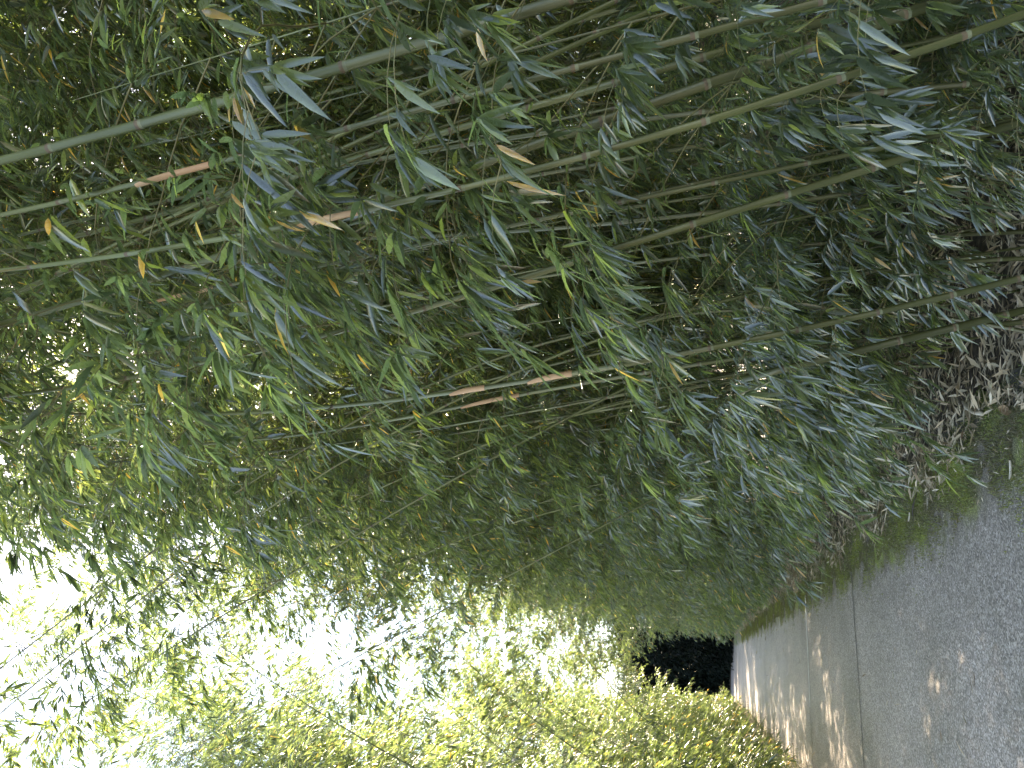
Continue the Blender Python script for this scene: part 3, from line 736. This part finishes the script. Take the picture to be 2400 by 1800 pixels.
g = Geo(); n = 190000
y = 2.2 + 32 * r.random(n) ** 1.6; x = 1.22 + r.normal(0, 0.17, n)
keep = np.array([noise.noise(Vector((a * 2.6, b * 2.0, 4.0))) + 0.5 * noise.noise(Vector((a * 8, b * 6, 1.0))) for a, b in zip(x, y)])
edge = (x - 1.04)
ok = (keep + np.clip(edge, -0.3, 0.2) * 1.2 > -0.2)
x, y, keep = x[ok], y[ok], keep[ok]; n = len(x)
P = np.stack([x, y, np.full(n, 0.002)], 1)
D = np.stack([r.normal(0, 0.5, n), r.normal(0, 0.5, n), np.ones(n)], 1)
N = r.normal(0, 1, (n, 3))
L = r.uniform(0.010, 0.032, n)
leaves(g, P, D, N, L, L * 0.16 + 0.0012, np.clip(0.35 + keep * 0.9 + r.normal(0, 0.22, n), 0, 1), 0, False, 0.3)
n = 9000; P = np.stack([-1.6 + r.normal(0, 0.16, n), 5 + 26 * r.random(n), np.full(n, 0.002)], 1)
D = np.stack([r.normal(0, 0.5, n), r.normal(0, 0.5, n), np.ones(n)], 1); L = r.uniform(0.015, 0.05, n)
leaves(g, P, D, r.normal(0, 1, (n, 3)), L, L * 0.12 + 0.001, np.clip(r.normal(0.45, 0.25, n), 0, 1), 0, False, 0.3)
o = g.obj('moss', [MOSSLEAF]); tag(o, 'patchy yellow green moss and short grass along the asphalt edges', 'moss', kind='stuff')

def fallen_sheath(x, y, a, ln, w, label, m=SHEATH):
    gg = Geo(); t = np.linspace(0, 1, 9); v, f = [], []
    for i, s in enumerate(t):
        ww = w * math.sin(math.pi * min(0.08 + s * 0.92, 1)) ** 0.7 * 0.5 + 0.001
        for j in range(5):
            u = (j - 2) / 2
            v.append(((s - 0.5) * ln, ww * u, 0.010 + 0.010 * (u * u) + 0.02 * (s - 0.5) ** 2))
    for i in range(8):
        for j in range(4): k = i * 5 + j; f.append((k, k + 5, k + 6, k + 1))
    gg.add(v, [np.array(f)])
    o = gg.obj('fallen_sheath', [m], loc=(x, y, 0.0)); o.rotation_euler = (0, 0, a); tag(o, label, 'fallen sheath')
    return o
PALE = noisy_material('pale_husk', [(0.3, (0.42, 0.36, 0.28)), (0.7, (0.62, 0.56, 0.47))], 25, 4, 0.7, 0.2, (1, 6, 1))
fallen_sheath(1.10, 4.34, -0.35, 0.10, 0.018, 'long pale husk lying across bright moss by the asphalt', PALE)
fallen_sheath(1.30, 5.05, 0.5, 0.09, 0.02, 'small pale husk on the moss at the litter margin', PALE)
fallen_sheath(1.22, 6.4, -0.7, 0.08, 0.018, 'short whitish husk chip on the patchy moss', PALE)
fallen_sheath(1.42, 4.3, 1.1, 0.16, 0.05, 'orange brown curled sheath at the litter corner nearest the camera')
root = empty('fallen_culm', (1.50, 4.62, 0)); root.rotation_euler = (0, 0, 1.05); tag(root, 'short pinkish dead culm piece lying over the leaf litter', 'fallen culm')
g = Geo(); tube(g, [(0, 0, 0.02), (0.09, 0.01, 0.035), (0.17, 0.0, 0.045), (0.23, -0.03, 0.05)], [0.012, 0.012, 0.013, 0.013], 8, caps=True); g.obj('culm', [PALE], root)
root = empty('fallen_twig', (1.36, 6.15, 0)); root.rotation_euler = (0, 0, 2.3); tag(root, 'forked dark dead twig lying on the moss edge', 'twig')
g = Geo(); tube(g, [(0, 0, 0.01), (0.12, 0.01, 0.03), (0.22, 0.0, 0.02)], [0.005, 0.005, 0.003], 5, caps=True); tube(g, [(0.05, 0.004, 0.02), (0.15, 0.035, 0.03), (0.24, 0.05, 0.02)], [0.004, 0.0035, 0.002], 5); g.obj('stick', [BARK], root)

# ------------------------------------------------------------------ light, sky, camera
EL, AZ = R(48.3), R(27.9)               # sun: ahead and to the right, above the grove
w = bpy.data.worlds.new('World'); scene.world = w; w.use_nodes = True
nt = w.node_tree
bg = nt.nodes['Background']
sky = nt.nodes.new('ShaderNodeTexSky'); sky.sky_type = 'NISHITA'; sky.sun_disc = False
sky.sun_elevation = EL; sky.sun_rotation = AZ; sky.altitude = 100; sky.air_density = 1.0; sky.dust_density = 0.6; sky.ozone_density = 1.0
nt.links.new(sky.outputs[0], bg.inputs['Color']); bg.inputs['Strength'].default_value = 0.15
sun = bpy.data.lights.new('Sun', 'SUN'); sun.energy = 5.0; sun.angle = R(0.53); sun.color = (1.0, 0.93, 0.82)
so = link(bpy.data.objects.new('Sun', sun))
sd = Vector((math.sin(AZ) * math.cos(EL), math.cos(AZ) * math.cos(EL), math.sin(EL)))
so.rotation_euler = sd.to_track_quat('Z', 'Y').to_euler()
so.location = (10, 20, 25)

cam = bpy.data.cameras.new('Camera'); cam.lens = 36 * 1597 / 2212; cam.sensor_width = 36; cam.clip_start = 0.05; cam.clip_end = 2000
co = link(bpy.data.objects.new('Camera', cam))
yaw, pit = R(20.05), math.atan(411 / 1597)
F = Vector((math.sin(yaw) * math.cos(pit), math.cos(yaw) * math.cos(pit), math.sin(pit)))
Rt = Vector((math.cos(yaw), -math.sin(yaw), 0)); U = Rt.cross(F)
M = Matrix((-U, Rt, -F)).transposed().to_4x4(); M.translation = (0, 0, 1.6)   # the phone was held on its side
co.matrix_world = M
scene.camera = co

scene.view_settings.view_transform = 'Standard'; scene.view_settings.look = 'None'
scene.view_settings.gamma = 1.0; scene.view_settings.exposure = 2.65
scene.view_settings.use_white_balance = True; scene.view_settings.white_balance_temperature = 8100; scene.view_settings.white_balance_tint = 12
c = scene.cycles
c.max_bounces = 6; c.diffuse_bounces = 2; c.glossy_bounces = 2; c.transmission_bounces = 4; c.transparent_max_bounces = 4
c.sample_clamp_indirect = 6.0
c.use_denoising = True
print('bamboos', COUNT)
